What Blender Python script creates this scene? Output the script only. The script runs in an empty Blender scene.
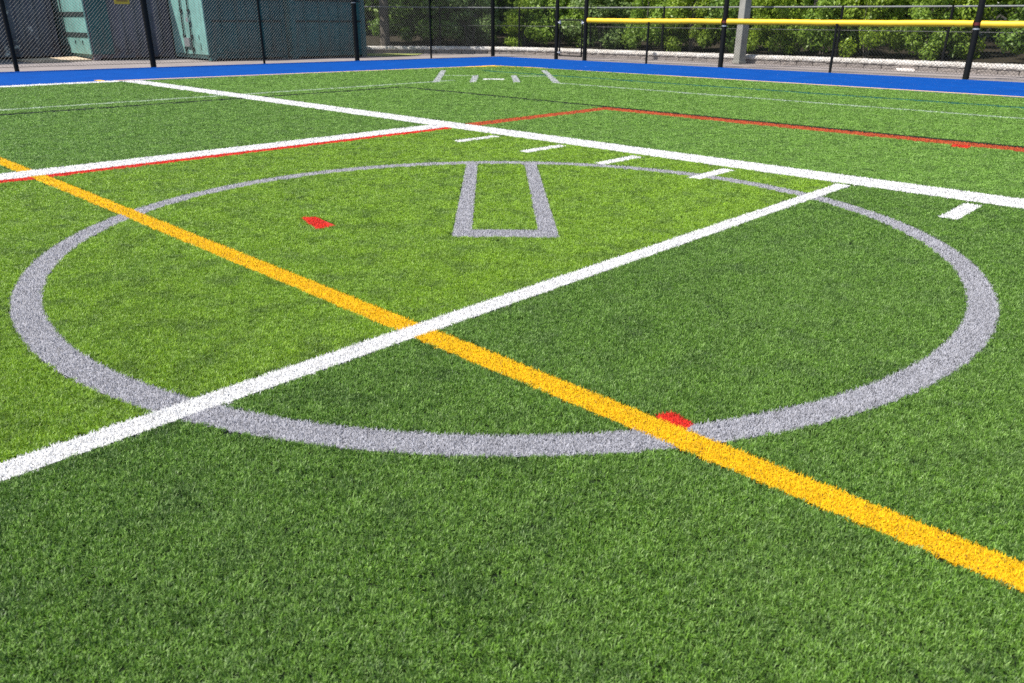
import bpy, math, random
import numpy as np
from mathutils import Vector, Matrix

random.seed(7)
rng = np.random.default_rng(11)
scene = bpy.context.scene
COL = scene.collection
R = math.radians

# ------------------------------------------------------------------ the field's own axes
# u runs along the yard lines (46.3 deg from world X), n across them. Camera stands over world (0,0).
YAW = 0.808117960
UX, UY = math.cos(YAW), math.sin(YAW)
CC = (-0.0443, 4.3597)                      # centre of the grey circle, in metres


def xy(u, n):
    return (u * UX - n * UY, u * UY + n * UX)


def un(x, y):
    return (x * UX + y * UY, -x * UY + y * UX)


TURF = -0.0125                               # backing of the turf; the blade tips reach about z = 0

# ------------------------------------------------------------------ helpers


def tag(o, label=None, cat=None, group=None, kind=None):
    if label: o['label'] = label
    if cat: o['category'] = cat
    if group: o['group'] = group
    if kind: o['kind'] = kind
    return o


def link(o, parent=None):
    COL.objects.link(o)
    if parent is not None:
        o.parent = parent
    return o


def empty(name, loc, rz=0.0):
    o = bpy.data.objects.new(name, None)
    o.location = loc
    o.rotation_euler = (0, 0, rz)
    o.empty_display_size = 0.2
    return link(o)


def mesh_np(name, verts, loops, starts, totals, mat, parent=None, smooth=False, matidx=None):
    me = bpy.data.meshes.new(name)
    me.vertices.add(len(verts))
    me.vertices.foreach_set('co', np.asarray(verts, np.float32).ravel())
    me.loops.add(len(loops))
    me.loops.foreach_set('vertex_index', np.asarray(loops, np.int32))
    me.polygons.add(len(starts))
    me.polygons.foreach_set('loop_start', np.asarray(starts, np.int32))
    me.polygons.foreach_set('loop_total', np.asarray(totals, np.int32))
    if smooth:
        me.polygons.foreach_set('use_smooth', np.ones(len(starts), bool))
    me.update(calc_edges=True)
    for m in (mat if isinstance(mat, (list, tuple)) else [mat]):
        me.materials.append(m)
    if matidx is not None:
        me.polygons.foreach_set('material_index', np.asarray(matidx, np.int32))
    o = bpy.data.objects.new(name, me)
    return link(o, parent)


class MB:
    """collects polygons, builds ONE mesh object"""

    def __init__(self):
        self.v, self.f = [], []

    def poly(self, pts):
        b = len(self.v)
        self.v += [tuple(p) for p in pts]
        self.f.append(tuple(range(b, b + len(pts))))

    def hexa(self, p):                      # 8 points: bottom 4 ccw, top 4 ccw
        b = len(self.v)
        self.v += [tuple(q) for q in p]
        for f in ((3, 2, 1, 0), (4, 5, 6, 7), (0, 1, 5, 4), (1, 2, 6, 5), (2, 3, 7, 6), (3, 0, 4, 7)):
            self.f.append(tuple(b + i for i in f))

    def box(self, x0, x1, y0, y1, z0, z1):
        self.hexa([(x0, y0, z0), (x1, y0, z0), (x1, y1, z0), (x0, y1, z0), (x0, y0, z1), (x1, y0, z1), (x1, y1, z1), (x0, y1, z1)])

    def tube(self, a, b, r0, r1=None, n=10, caps=True):
        r1 = r0 if r1 is None else r1
        a, b = Vector(a), Vector(b)
        d = (b - a).normalized()
        s = Vector((0, 0, 1)) if abs(d.z) < .9 else Vector((1, 0, 0))
        e1 = d.cross(s).normalized(); e2 = d.cross(e1)
        i0 = len(self.v)
        for c, r in ((a, r0), (b, r1)):
            for k in range(n):
                t = 2 * math.pi * k / n
                self.v.append(tuple(c + e1 * (r * math.cos(t)) + e2 * (r * math.sin(t))))
        for k in range(n):
            j = (k + 1) % n
            self.f.append((i0 + k, i0 + n + k, i0 + n + j, i0 + j))
        if caps:
            self.f.append(tuple(i0 + k for k in range(n)))
            self.f.append(tuple(i0 + n + k for k in reversed(range(n))))

    def path(self, pts, radii, n=10):
        for i in range(len(pts) - 1):
            self.tube(pts[i], pts[i + 1], radii[i], radii[i + 1], n)

    def build(self, name, mat, parent=None, smooth=False, bevel=0.0):
        me = bpy.data.meshes.new(name)
        me.from_pydata(self.v, [], self.f)
        me.materials.append(mat)
        if smooth:
            me.polygons.foreach_set('use_smooth', np.ones(len(me.polygons), bool))
            try:
                me.set_sharp_from_angle(angle=R(40))
            except Exception:
                pass
        o = bpy.data.objects.new(name, me)
        link(o, parent)
        if bevel:
            md = o.modifiers.new('Bevel', 'BEVEL'); md.width = bevel; md.segments = 2; md.limit_method = 'ANGLE'
        return o


# ------------------------------------------------------------------ materials


class N:
    def __init__(self, name):
        self.m = bpy.data.materials.new(name)
        self.m.use_nodes = True
        self.t = self.m.node_tree
        self.t.nodes.clear()
        self.out = self.t.nodes.new('ShaderNodeOutputMaterial')

    def add(self, kind, **kw):
        nd = self.t.nodes.new(kind)
        for k, v in kw.items():
            if k.startswith('_'):
                setattr(nd, k[1:], v)
            else:
                nd.inputs[k.replace('__', ' ')].default_value = v
        return nd

    def l(self, a, b):
        self.t.links.new(a, b)

    def math(self, op, a, b=None, c=None, clamp=False):
        nd = self.t.nodes.new('ShaderNodeMath'); nd.operation = op; nd.use_clamp = clamp
        for i, x in enumerate((a, b, c)):
            if x is None: continue
            if hasattr(x, 'links') or hasattr(x, 'is_linked'): self.l(x, nd.inputs[i])
            else: nd.inputs[i].default_value = x
        return nd.outputs[0]

    def mix(self, fac, a, b, mode='MIX'):
        nd = self.t.nodes.new('ShaderNodeMix'); nd.data_type = 'RGBA'; nd.blend_type = mode; nd.clamp_factor = True
        for i, x in ((0, fac), (6, a), (7, b)):
            if hasattr(x, 'is_linked'): self.l(x, nd.inputs[i])
            elif isinstance(x, (tuple, list)): nd.inputs[i].default_value = (*x[:3], 1)
            else: nd.inputs[i].default_value = x
        return nd.outputs[2]

    def noise(self, vec, scale, detail=3, rough=.5, lo=.35, hi=.65):
        nd = self.add('ShaderNodeTexNoise', Scale=scale, Detail=detail, Roughness=rough)
        if vec is not None: self.l(vec, nd.inputs['Vector'])
        mr = self.add('ShaderNodeMapRange'); mr.inputs[1].default_value = lo; mr.inputs[2].default_value = hi
        self.l(nd.outputs['Fac'], mr.inputs[0])
        return mr.outputs[0]

    def pos(self):
        return self.add('ShaderNodeNewGeometry').outputs['Position']

    def obj(self):
        return self.add('ShaderNodeTexCoord').outputs['Object']

    def bump(self, h, strength=.4, dist=.02):
        b = self.add('ShaderNodeBump', Strength=strength, Distance=dist)
        self.l(h, b.inputs['Height'])
        return b.outputs[0]

    def upright(self, amount):
        nv = self.add('ShaderNodeNewGeometry').outputs['Normal']
        mx = self.t.nodes.new('ShaderNodeMix'); mx.data_type = 'VECTOR'; mx.inputs[0].default_value = amount
        self.l(nv, mx.inputs[4]); mx.inputs[5].default_value = (0, 0, 1)
        nm = self.add('ShaderNodeVectorMath', _operation='NORMALIZE'); self.l(mx.outputs[1], nm.inputs[0])
        return nm.outputs[0]

    def finish(self, col, rough=.6, spec=.5, metal=0.0, normal=None, transl=0.0, trcol=None):
        b = self.add('ShaderNodeBsdfPrincipled')
        for s, x in (('Base Color', col), ('Roughness', rough), ('Specular IOR Level', spec), ('Metallic', metal)):
            if hasattr(x, 'is_linked'): self.l(x, b.inputs[s])
            elif isinstance(x, (tuple, list)): b.inputs[s].default_value = (*x[:3], 1)
            else: b.inputs[s].default_value = x
        if normal is not None: self.l(normal, b.inputs['Normal'])
        sh = b.outputs[0]
        if transl:
            tr = self.add('ShaderNodeBsdfTranslucent')
            c = trcol if trcol is not None else col
            if hasattr(c, 'is_linked'): self.l(c, tr.inputs['Color'])
            else: tr.inputs['Color'].default_value = (*c[:3], 1)
            mx = self.add('ShaderNodeMixShader', Fac=transl)
            self.l(sh, mx.inputs[1]); self.l(tr.outputs[0], mx.inputs[2]); sh = mx.outputs[0]
        self.l(sh, self.out.inputs[0])
        return self.m


def panel_mask(k, p):
    """1 inside the yellower five yard panel between the two yard lines, short of the wide sideline"""
    sp = k.add('ShaderNodeSeparateXYZ'); k.l(p, sp.inputs[0])
    nn = k.math('ADD', k.math('MULTIPLY', sp.outputs[0], -UY), k.math('MULTIPLY', sp.outputs[1], UX))
    uu = k.math('ADD', k.math('MULTIPLY', sp.outputs[0], UX), k.math('MULTIPLY', sp.outputs[1], UY))
    a = k.math('MULTIPLY', k.math('GREATER_THAN', nn, 2.25), k.math('LESS_THAN', nn, 6.8))
    inner = k.math('LESS_THAN', uu, 6.1)
    light = k.math('MULTIPLY', a, inner)
    beyond = k.math('MULTIPLY', k.math('GREATER_THAN', nn, 6.8), inner)
    return light, k.math('ADD', k.math('SUBTRACT', 1.0, inner), k.math('MULTIPLY', beyond, .62)), nn


def turf_blade_mat():
    k = N('turf_blade')
    p = k.pos()
    light, outer, nn = panel_mask(k, p)
    rnd = k.add('ShaderNodeObjectInfo').outputs['Random']
    isl = k.add('ShaderNodeNewGeometry').outputs['Random Per Island']
    dark = k.mix(isl, (.019, .066, .005), (.222, .420, .046))
    lite = k.mix(isl, (.104, .225, .002), (.400, .620, .036))
    out = k.mix(isl, (.078, .190, .016), (.305, .525, .084))
    c = k.mix(light, dark, lite)
    c = k.mix(outer, c, out)
    # matted, browner and greyer spots in the pile, tens of centimetres wide
    spot = k.noise(p, 5.0, 5, .66, .48, .70)
    c = k.mix(k.math('MULTIPLY', spot, .62), c, (.036, .070, .022))
    warm = k.noise(p, 2.3, 3, .55, .45, .75)
    c = k.mix(k.math('MULTIPLY', warm, .38), c, (.15, .27, .05))
    c = k.mix(k.math('MULTIPLY', k.math('GREATER_THAN', isl, .86), .58), c, (.34, .49, .17))
    c = k.mix(k.math('MULTIPLY', rnd, .40), c, (.02, .055, .010))
    return k.finish(c, .46, .28, 0, k.upright(.18), .24)


def turf_base_mat():
    k = N('turf_backing')
    p = k.pos()
    light, outer, nn = panel_mask(k, p)
    c = k.mix(light, (.007, .018, .003), (.026, .050, .003))
    c = k.mix(outer, c, (.036, .090, .012))
    g = k.noise(p, 260, 2, .6, .3, .7)
    c = k.mix(k.math('MULTIPLY', g, .5), c, (.010, .014, .008))
    return k.finish(c, .9, .2, 0, k.bump(g, .6, .006))


def marking_mat(name, c0, c1, speck=.0):
    k = N(name)
    isl = k.add('ShaderNodeNewGeometry').outputs['Random Per Island']
    p = k.pos()
    c = k.mix(isl, c0, c1)
    c = k.mix(k.math('MULTIPLY', k.math('LESS_THAN', isl, .05), .50), c, tuple(x * .35 for x in c0))
    d = k.noise(p, 11, 5, .7, .46, .72)
    c = k.mix(k.math('MULTIPLY', d, .30), c, tuple(x * .55 for x in c0))
    return k.finish(c, .55, .25, 0, k.upright(.85), .25)


def marking_base_mat(name, c):
    k = N(name)
    g = k.noise(k.pos(), 240, 2, .6, .3, .7)
    cc = k.mix(k.math('MULTIPLY', g, .55), tuple(x * .60 for x in c), tuple(x * .20 for x in c))
    return k.finish(cc, .9, .2, 0, k.bump(g, .6, .006))


def plain(name, c, rough=.5, spec=.5, metal=0.0, var=.25, scale=6.0, bump=0.0, bscale=60):
    k = N(name)
    p = k.obj()
    v = k.noise(p, scale, 4, .6, .35, .7)
    cc = k.mix(k.math('MULTIPLY', v, var), c, tuple(x * .45 for x in c))
    nrm = None
    if bump:
        nrm = k.bump(k.noise(p, bscale, 4, .65, .2, .8), bump, .01)
    return k.finish(cc, rough, spec, metal, nrm)


def asphalt_mat():
    k = N('grey_pavement')
    p = k.pos()
    c = k.mix(k.noise(p, .9, 4, .6, .35, .7), (.205, .176, .166), (.275, .240, .228))
    c = k.mix(k.math('MULTIPLY', k.noise(p, 55, 3, .7, .45, .7), .35), c, (.14, .125, .12))
    return k.finish(c, .9, .25, 0, k.bump(k.noise(p, 90, 3, .6, .2, .8), .4, .01))


def blue_mat():
    k = N('blue_surfacing')
    p = k.pos()
    c = k.mix(k.noise(p, 1.6, 4, .6, .35, .7), (.0005, .044, .222), (.0005, .056, .270))
    c = k.mix(k.math('MULTIPLY', k.noise(p, 14, 4, .7, .55, .75), .35), c, (.010, .095, .38))
    c = k.mix(k.noise(p, 7, 2, .5, .78, .82), c, (.30, .42, .70))
    return k.finish(c, .85, .08, 0, k.bump(k.noise(p, 160, 2, .6, .2, .8), .4, .006))


def container_mat(name, c, rust=.6, stain=0.0):
    k = N(name)
    p = k.obj()
    sp = k.add('ShaderNodeSeparateXYZ'); k.l(p, sp.inputs[0])
    cc = k.mix(k.noise(p, 1.6, 5, .65, .35, .7), c, tuple(x * .62 for x in c))
    # vertical dirt streaks
    mp = k.add('ShaderNodeMapping'); mp.inputs['Scale'].default_value = (9, 9, .7); k.l(p, mp.inputs[0])
    cc = k.mix(k.math('MULTIPLY', k.noise(mp.outputs[0], 1.0, 4, .6, .52, .8), .55), cc, (.10, .085, .075))
    # rust that collects along the bottom rail and in blotches
    low = k.add('ShaderNodeMapRange'); low.inputs[1].default_value = .55; low.inputs[2].default_value = .05
    k.l(sp.outputs[2], low.inputs[0])
    rn = k.noise(p, 7, 5, .7, .46, .66)
    cc = k.mix(k.math('MULTIPLY', k.math('MULTIPLY', low.outputs[0], rn), rust), cc, (.13, .050, .022))
    if stain:
        sn = k.noise(p, 2.2, 5, .72, .60, .68)
        cc = k.mix(k.math('MULTIPLY', sn, stain), cc, (.75, .73, .70))
    return k.finish(cc, .55, .4, 0, k.bump(k.noise(p, 24, 4, .6, .2, .8), .15, .01))


def leaf_mat(name, c0, c1, tr=.42):
    k = N(name)
    isl = k.add('ShaderNodeNewGeometry').outputs['Random Per Island']
    p = k.pos()
    rnd = k.add('ShaderNodeObjectInfo').outputs['Random']
    c = k.mix(isl, c0, c1)
    c = k.mix(k.math('MULTIPLY', k.noise(p, 1.3, 3, .6, .4, .7), .45), c, tuple(x * .5 for x in c0))
    c = k.mix(k.math('MULTIPLY', rnd, .25), c, (.10, .14, .03))
    return k.finish(c, .45, .4, 0, None, tr)


def bark_mat():
    k = N('bark')
    p = k.obj()
    mp = k.add('ShaderNodeMapping'); mp.inputs['Scale'].default_value = (14, 14, 2.2); k.l(p, mp.inputs[0])
    v = k.noise(mp.outputs[0], 1.0, 5, .65, .3, .7)
    c = k.mix(v, (.090, .075, .060), (.21, .185, .155))
    return k.finish(c, .9, .2, 0, k.bump(v, .8, .03))


def stone_mat():
    k = N('rough_pale_block')
    p = k.pos()
    c = k.mix(k.noise(p, 2.2, 4, .6, .35, .7), (.60, .555, .50), (.76, .73, .685))
    c = k.mix(k.math('MULTIPLY', k.noise(p, 13, 5, .7, .48, .72), .6), c, (.22, .185, .15))
    c = k.mix(k.math('MULTIPLY', k.noise(p, 5, 3, .6, .58, .76), .5), c, (.40, .36, .30))
    return k.finish(c, .95, .15, 0, k.bump(k.noise(p, 30, 5, .7, .2, .8), .9, .05))


def concrete_mat():
    k = N('weathered_concrete')
    p = k.obj()
    c = k.mix(k.noise(p, 2.5, 5, .65, .3, .7), (.19, .187, .165), (.29, .285, .252))
    c = k.mix(k.math('MULTIPLY', k.noise(p, 60, 3, .7, .5, .75), .4), c, (.13, .125, .11))
    return k.finish(c, .92, .2, 0, k.bump(k.noise(p, 50, 4, .6, .2, .8), .5, .01))


M = dict(
    blade=turf_blade_mat(), base=turf_base_mat(),
    asphalt=asphalt_mat(), blue=blue_mat(), stone=stone_mat(), concrete=concrete_mat(), bark=bark_mat(),
    black=plain('black_coated_steel', (.005, .0055, .0055), .55, .18, 0, .3, 20),
    wire=plain('coated_fence_wire', (.018, .021, .022), .5, .35, 0, .1, 20),
    backwire=plain('old_fence_wire', (.022, .025, .024), .5, .4, 0, .1, 20),
    galv=plain('galvanised_steel', (.52, .53, .54), .38, .5, .7, .25, 12),
    yellow_cap=plain('yellow_plastic_tube', (.74, .46, .008), .55, .5, 0, .18, 5),
    red_band=plain('red_tie', (.10, .012, .010), .5),
    grey_rail=plain('dull_grey_rail', (.17, .175, .175), .6, .3, 0, .3, 12),
    soil=plain('dark_soil', (.045, .038, .026), .95, .1, 0, .6, 2, .8, 20),
    verge=plain('dry_grass_verge', (.30, .33, .10), .95, .1, 0, .5, 4, .8, 40),
    tan_flat=plain('tan_sheet_surface', (.55, .43, .30), .8, .2, 0, .35, 3),
    slab=plain('pale_concrete_slab', (.62, .56, .52), .9, .2, 0, .25, 4),
    sign=plain('yellow_sign_face', (.70, .42, .03), .5, .4, 0, .2, 4),
    sign_band=plain('brown_sign_band', (.34, .17, .03), .5, .4, 0, .3, 9),
    steel=plain('worn_steel', (.30, .31, .32), .45, .5, .5, .4, 9),
    dark_rubber=plain('dark_gasket', (.012, .022, .022), .7, .3, 0, .2, 9),
)

# ------------------------------------------------------------------ camera
F_PX = 774.651
PITCH, ROLL, HCAM = 0.395071606, 0.00668399597, 1.14198
cam_d = bpy.data.cameras.new('camera')
cam_d.sensor_width = 36.0
cam_d.sensor_fit = 'HORIZONTAL'
cam_d.lens = F_PX / 1024 * 36.0
cam_d.clip_start = .05
cam_d.clip_end = 3000
cam = bpy.data.objects.new('camera', cam_d)
link(cam)
cp, sp_ = math.cos(PITCH), math.sin(PITCH)
Rv, Uv, Fv = Vector((1, 0, 0)), Vector((0, sp_, cp)), Vector((0, cp, -sp_))
c_, s_ = math.cos(ROLL), math.sin(ROLL)
right, up = c_ * Rv + s_ * Uv, -s_ * Rv + c_ * Uv
mw = Matrix(((right.x, up.x, -Fv.x, 0), (right.y, up.y, -Fv.y, 0), (right.z, up.z, -Fv.z, HCAM), (0, 0, 0, 1)))
cam.matrix_world = mw
scene.camera = cam
cam_d.dof.use_dof = True
cam_d.dof.focus_distance = 4.2
cam_d.dof.aperture_fstop = 5.6

# ------------------------------------------------------------------ light
AZ, EL = R(200), R(55)
S = Vector((math.cos(AZ) * math.cos(EL), math.sin(AZ) * math.cos(EL), math.sin(EL)))
sd = bpy.data.lights.new('sun', 'SUN')
sd.energy = 4.2
sd.angle = R(.53)
sd.color = (1.0, .955, .88)
so = bpy.data.objects.new('sun', sd)
so.rotation_euler = S.to_track_quat('Z', 'Y').to_euler()
so.location = (-20, -8, 30)
link(so)
w = bpy.data.worlds.new('World')
scene.world = w
w.use_nodes = True
nt = w.node_tree
bg = nt.nodes.get('Background') or nt.nodes.new('ShaderNodeBackground')
sky = nt.nodes.new('ShaderNodeTexSky')
sky.sky_type = 'NISHITA'
sky.sun_disc = False
sky.sun_elevation = EL
sky.sun_rotation = math.atan2(S.x, S.y)
sky.air_density = 1.0
sky.dust_density = 1.2
nt.links.new(sky.outputs[0], bg.inputs[0])
bg.inputs[1].default_value = .11
scene.view_settings.view_transform = 'Standard'
scene.view_settings.look = 'None'
scene.view_settings.exposure = 0.87
scene.view_settings.gamma = 1.0
scene.render.engine = 'CYCLES'
scene.cycles.max_bounces = 8
scene.cycles.diffuse_bounces = 4
scene.cycles.use_denoising = False

# ------------------------------------------------------------------ ground sheets


def sheet(name, pts, z, mat, kind='structure'):
    m = MB(); m.poly([(x, y, z) for x, y in pts])
    o = m.build(name, mat)
    o['kind'] = kind
    return o


def grid_sheet(name, x0, x1, y0, y1, z, mat):
    m = MB(); m.poly([(x0, y0, z), (x1, y0, z), (x1, y1, z), (x0, y1, z)])
    o = m.build(name, mat); o['kind'] = 'structure'; return o


tag(grid_sheet('ground', -400, 400, -200, 700, -.036, M['asphalt']), 'pale grey brown pavement between the blue border and the low wall', 'pavement')

near_b = [(-14, 16.75), (6.0, 16.25), (11.7, 15.62), (15.2, 15.25), (15.42, 8.3), (15.46, 3.1), (15.55, -14)]
far_b = [(-14, 21.5), (5.2, 20.72), (14.6, 19.85), (19.4, 19.2), (19.55, 11.7), (19.62, 7.0), (19.75, -14)]
m = MB()
for i in range(len(near_b) - 1):
    m.poly([(*xy(*near_b[i]), -.022), (*xy(*near_b[i + 1]), -.022), (*xy(*far_b[i + 1]), -.022), (*xy(*far_b[i]), -.022)][::-1])
bo = m.build('blue_border', M['blue'])
tag(bo, 'bright blue surfacing strip running along the fences beyond the turf', 'border', None, 'structure')

# turf backing: inside the near edge of the blue border
m = MB()
m.poly([(*xy(*q), TURF) for q in near_b] + [(*xy(15.6, -14), TURF), (*xy(-14, -14), TURF)])
turf = m.build('artificial_turf', M['base'])
tag(turf, 'green artificial turf field seen from low down', 'turf', None, 'structure')

# ------------------------------------------------------------------ markings sewn into the turf
WHITE = ((.87, .87, .87), (.95, .95, .95))
GREY = ((.29, .29, .325), (.58, .58, .63))
YEL = ((.84, .43, .003), (.98, .645, .016))
RED = ((.62, .016, .010), (.88, .060, .034))
ORED = ((.42, .055, .018), (.66, .15, .05))
BLK = ((.010, .018, .012), (.030, .045, .032))
TEAL = ((.02, .125, .095), (.045, .20, .15))
FAINT = ((.34, .46, .32), (.52, .62, .48))
MM = {}


def mm(key, cols):
    if key not in MM:
        MM[key] = (marking_mat('fibre_' + key, *cols), marking_base_mat('backing_' + key, cols[1]))
    return MM[key]


# name, label, category, colour key, colours, kind of shape, numbers, priority (higher hides lower), group
MARKS = []


def rect(name, label, ck, cols, u0, u1, n0, n1, pr, group=None):
    MARKS.append(dict(name=name, label=label, ck=ck, cols=cols, kind='un', q=(u0, u1, n0, n1), pr=pr, group=group))


def crect(name, label, ck, cols, x0, x1, y0, y1, pr, group=None):
    MARKS.append(dict(name=name, label=label, ck=ck, cols=cols, kind='xy', q=(x0, x1, y0, y1), pr=pr, group=group))


def quad(name, label, ck, cols, pts, pr, group=None):
    MARKS.append(dict(name=name, label=label, ck=ck, cols=cols, kind='poly', q=pts, pr=pr, group=group))


R0, R1 = 2.338, 2.453
RDX = .010                                  # the circle lies a centimetre off the lane's middle
MARKS.append(dict(name='circle_marking', label='large grey circle sewn into the turf across the middle', ck='grey', cols=GREY,
                  kind='ring', q=(R0, R1), pr=3, group=None))
# the U shaped lane inside the circle: three straight bands of one marking
MARKS.append(dict(name='lane_marking', label='grey U shaped lane inside the circle, open at its far end', ck='grey', cols=GREY,
                  kind='mpoly', q=[[(CC[0] + a, CC[1] + b) for a, b in P_] for P_ in ([(-.300, -.065), (-.192, -.065), (-.262, 2.345), (-.355, 2.345)], [(.197, -.065), (.308, -.065), (.240, 2.345), (.142, 2.345)], [(-.192, -.065), (.197, -.065), (.195, .092), (-.196, .092)])], pr=2, group=None))
rect('white_line', 'thin white line crossing the circle and the yellow line', 'white', WHITE, -9, 5.98, 2.199, 2.299, 8)
rect('white_line', 'white line with a red edge, running in from the left to the wide sideline', 'white', WHITE, -9, 6.02, 6.815, 7.10, 8)
rect('white_sideline', 'wide white sideline running from the blue border to the right edge', 'white', WHITE, 6.035, 6.375, -9, 16.05, 9)
rect('yellow_line', 'golden yellow line running from far left to the lower right corner', 'yellow', YEL, 1.752, 1.858, -9, 12.5, 6)
hl = ['white hash mark farthest from the camera, beside the red edged line', 'second farthest white hash mark below the wide sideline',
      'middle white hash mark, above the right side of the grey lane', 'white hash mark whose near end lies on the grey circle',
      'white hash mark right of the circle, nearest to the right edge']
for lab, nn in zip(hl, (5.915, 5.005, 4.11, 3.19, 1.345)):
    rect('hash_mark', lab, 'white', WHITE, 5.375, 5.93, nn - .053, nn + .053, 7, 'hash marks along the wide sideline')
rect('red_line', 'thin red edge running along the near side of the left white line', 'red', RED, -9, 6.02, 6.69, 6.805, 5)
rect('red_line', 'orange red line running on beyond the wide sideline to a corner', 'ored', ORED, 6.39, 9.08, 6.69, 6.90, 4)
rect('red_line', 'orange red line running from the corner to the right edge of the picture', 'ored', ORED, 8.83, 9.08, -9, 6.68, 4)
rect('black_line', 'black line hugging the far side of the right orange red line and running past its corner', 'black', BLK, 9.09, 9.19, -9, 11.40, 4)
rect('black_line', 'thin black line across the far left turf', 'black', BLK, -9, 9.12, 11.41, 11.52, 4)
rect('foul_line', 'faint pale thin line across the far left turf towards the home plate', 'faint', FAINT, -9, 10.9, 12.02, 12.12, 4)
rect('foul_line', 'faint pale thin line from the home plate towards the right edge', 'faint', FAINT, 11.90, 12.0, -9, 10.4, 4)
rect('teal_line', 'dull teal line near the blue border on the right', 'teal', TEAL, 13.42, 13.58, -9, 13.9, 4)
quad('red_mark', 'small red patch inside the circle on the left, left of the grey lane', 'red', RED,
     [(-1.315, 4.725), (-1.215, 4.735), (-1.055, 4.545), (-1.150, 4.44)], 2)
quad('red_mark', 'small red patch against the far edge of the yellow line, by the grey circle', 'red', RED,
     [(.452, 2.155), (.508, 2.18), (.558, 2.105), (.53, 2.06), (.47, 2.11)], 4)
quad('red_mark', 'small red patch attached to the near side of the right orange red line', 'red', RED,
     [(4.44, 8.00), (4.56, 7.885), (4.46, 7.73), (4.33, 7.85)], 5)
# the far batter's boxes and the plate
G2 = ((.40, .43, .43), (.62, .65, .65))
sl = [((-1.72, 19.35), (-1.60, 19.35), (-1.44, 15.72), (-1.57, 15.72), 'far left grey side of the batter box, the longest left stroke'),
      ((-.88, 17.7), (-.76, 17.7), (-.73, 15.75), (-.86, 15.75), 'short grey stroke just left of the white home plate'),
      ((-.06, 17.75), (.06, 17.75), (.13, 15.85), (0.0, 15.85), 'short grey stroke just right of the white home plate'),
      ((.66, 19.55), (.78, 19.55), (.90, 15.70), (.77, 15.70), 'far right grey side of the batter box, the longest right stroke')]
for *pts, lab in sl:
    quad('batter_box_marking', lab, 'palegrey', G2, pts[::-1], 5, 'strokes of the batter boxes')
MARKS.append(dict(name='batter_box_line', label='faint thin line joining the two strokes left of the home plate', ck='faint', cols=FAINT, kind='abs', q=(-1.49, -.87, 17.55, 17.68), pr=4, group=None))
MARKS.append(dict(name='batter_box_line', label='faint thin line joining the two strokes right of the home plate', ck='faint', cols=FAINT, kind='abs', q=(.12, .70, 17.55, 17.68), pr=4, group=None))
MARKS.append(dict(name='home_plate_marking', label='white home plate between the batter boxes', ck='white', cols=WHITE, kind='abs', q=(-.62, -.20, 16.48, 16.76), pr=5, group=None))
rect('white_end_line', 'white line along the blue border at the far left', 'white', WHITE, -14, 6.0, 15.95, 16.27, 8)


def inside(mk, x, y):
    k, q = mk['kind'], mk['q']
    if k == 'un':
        u, n = un(x, y)
        return (u > q[0]) & (u < q[1]) & (n > q[2]) & (n < q[3])
    if k == 'abs':
        return (x > q[0]) & (x < q[1]) & (y > q[2]) & (y < q[3])
    lx, ly = x - CC[0], y - CC[1]
    if k == 'ring':
        r = np.hypot(lx - RDX, ly)
        return (r > q[0]) & (r < q[1])
    if k == 'multi':
        o = np.zeros(x.shape, bool)
        for a in q: o |= (lx > a[0]) & (lx < a[1]) & (ly > a[2]) & (ly < a[3])
        return o
    if k == 'mpoly':
        o = np.zeros(x.shape, bool)
        for a in q: o |= inside(dict(kind='poly', q=a), x, y)
        return o
    if k == 'poly':
        o = np.ones(x.shape, bool)
        ar = sum(q[i][0] * q[(i + 1) % len(q)][1] - q[(i + 1) % len(q)][0] * q[i][1] for i in range(len(q)))
        sg = 1 if ar > 0 else -1
        for i in range(len(q)):
            a, b = q[i], q[(i + 1) % len(q)]
            o &= sg * ((b[0] - a[0]) * (y - a[1]) - (b[1] - a[1]) * (x - a[0])) > 0
        return o


def rects_of(mk):
    """corner lists (world xy) of the convex pieces of a marking"""
    k, q = mk['kind'], mk['q']
    if k == 'un': return [[xy(q[0], q[2]), xy(q[1], q[2]), xy(q[1], q[3]), xy(q[0], q[3])]]
    if k == 'abs': return [[(q[0], q[2]), (q[1], q[2]), (q[1], q[3]), (q[0], q[3])]]
    if k == 'multi': return [[(CC[0] + a[i], CC[1] + a[j]) for i, j in ((0, 2), (1, 2), (1, 3), (0, 3))] for a in q]
    if k == 'poly': return [list(q)]
    if k == 'mpoly': return [list(a) for a in q]
    if k == 'ring':
        out = []
        K = 160
        for i in range(K):
            t0, t1 = 2 * math.pi * i / K, 2 * math.pi * (i + 1) / K
            out.append([(CC[0] + RDX + r * math.cos(t), CC[1] + r * math.sin(t)) for r, t in ((q[0], t0), (q[1], t0), (q[1], t1), (q[0], t1))])
        return out


def coarse(d):
    """how much wider and sparser the fibres are modelled with distance"""
    return np.clip(d / 3.6, 1.0, 6.0)


def in_view(x, y, margin=1.6):
    return (y > .55) & (np.abs(x) < .74 * y + margin)


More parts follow.
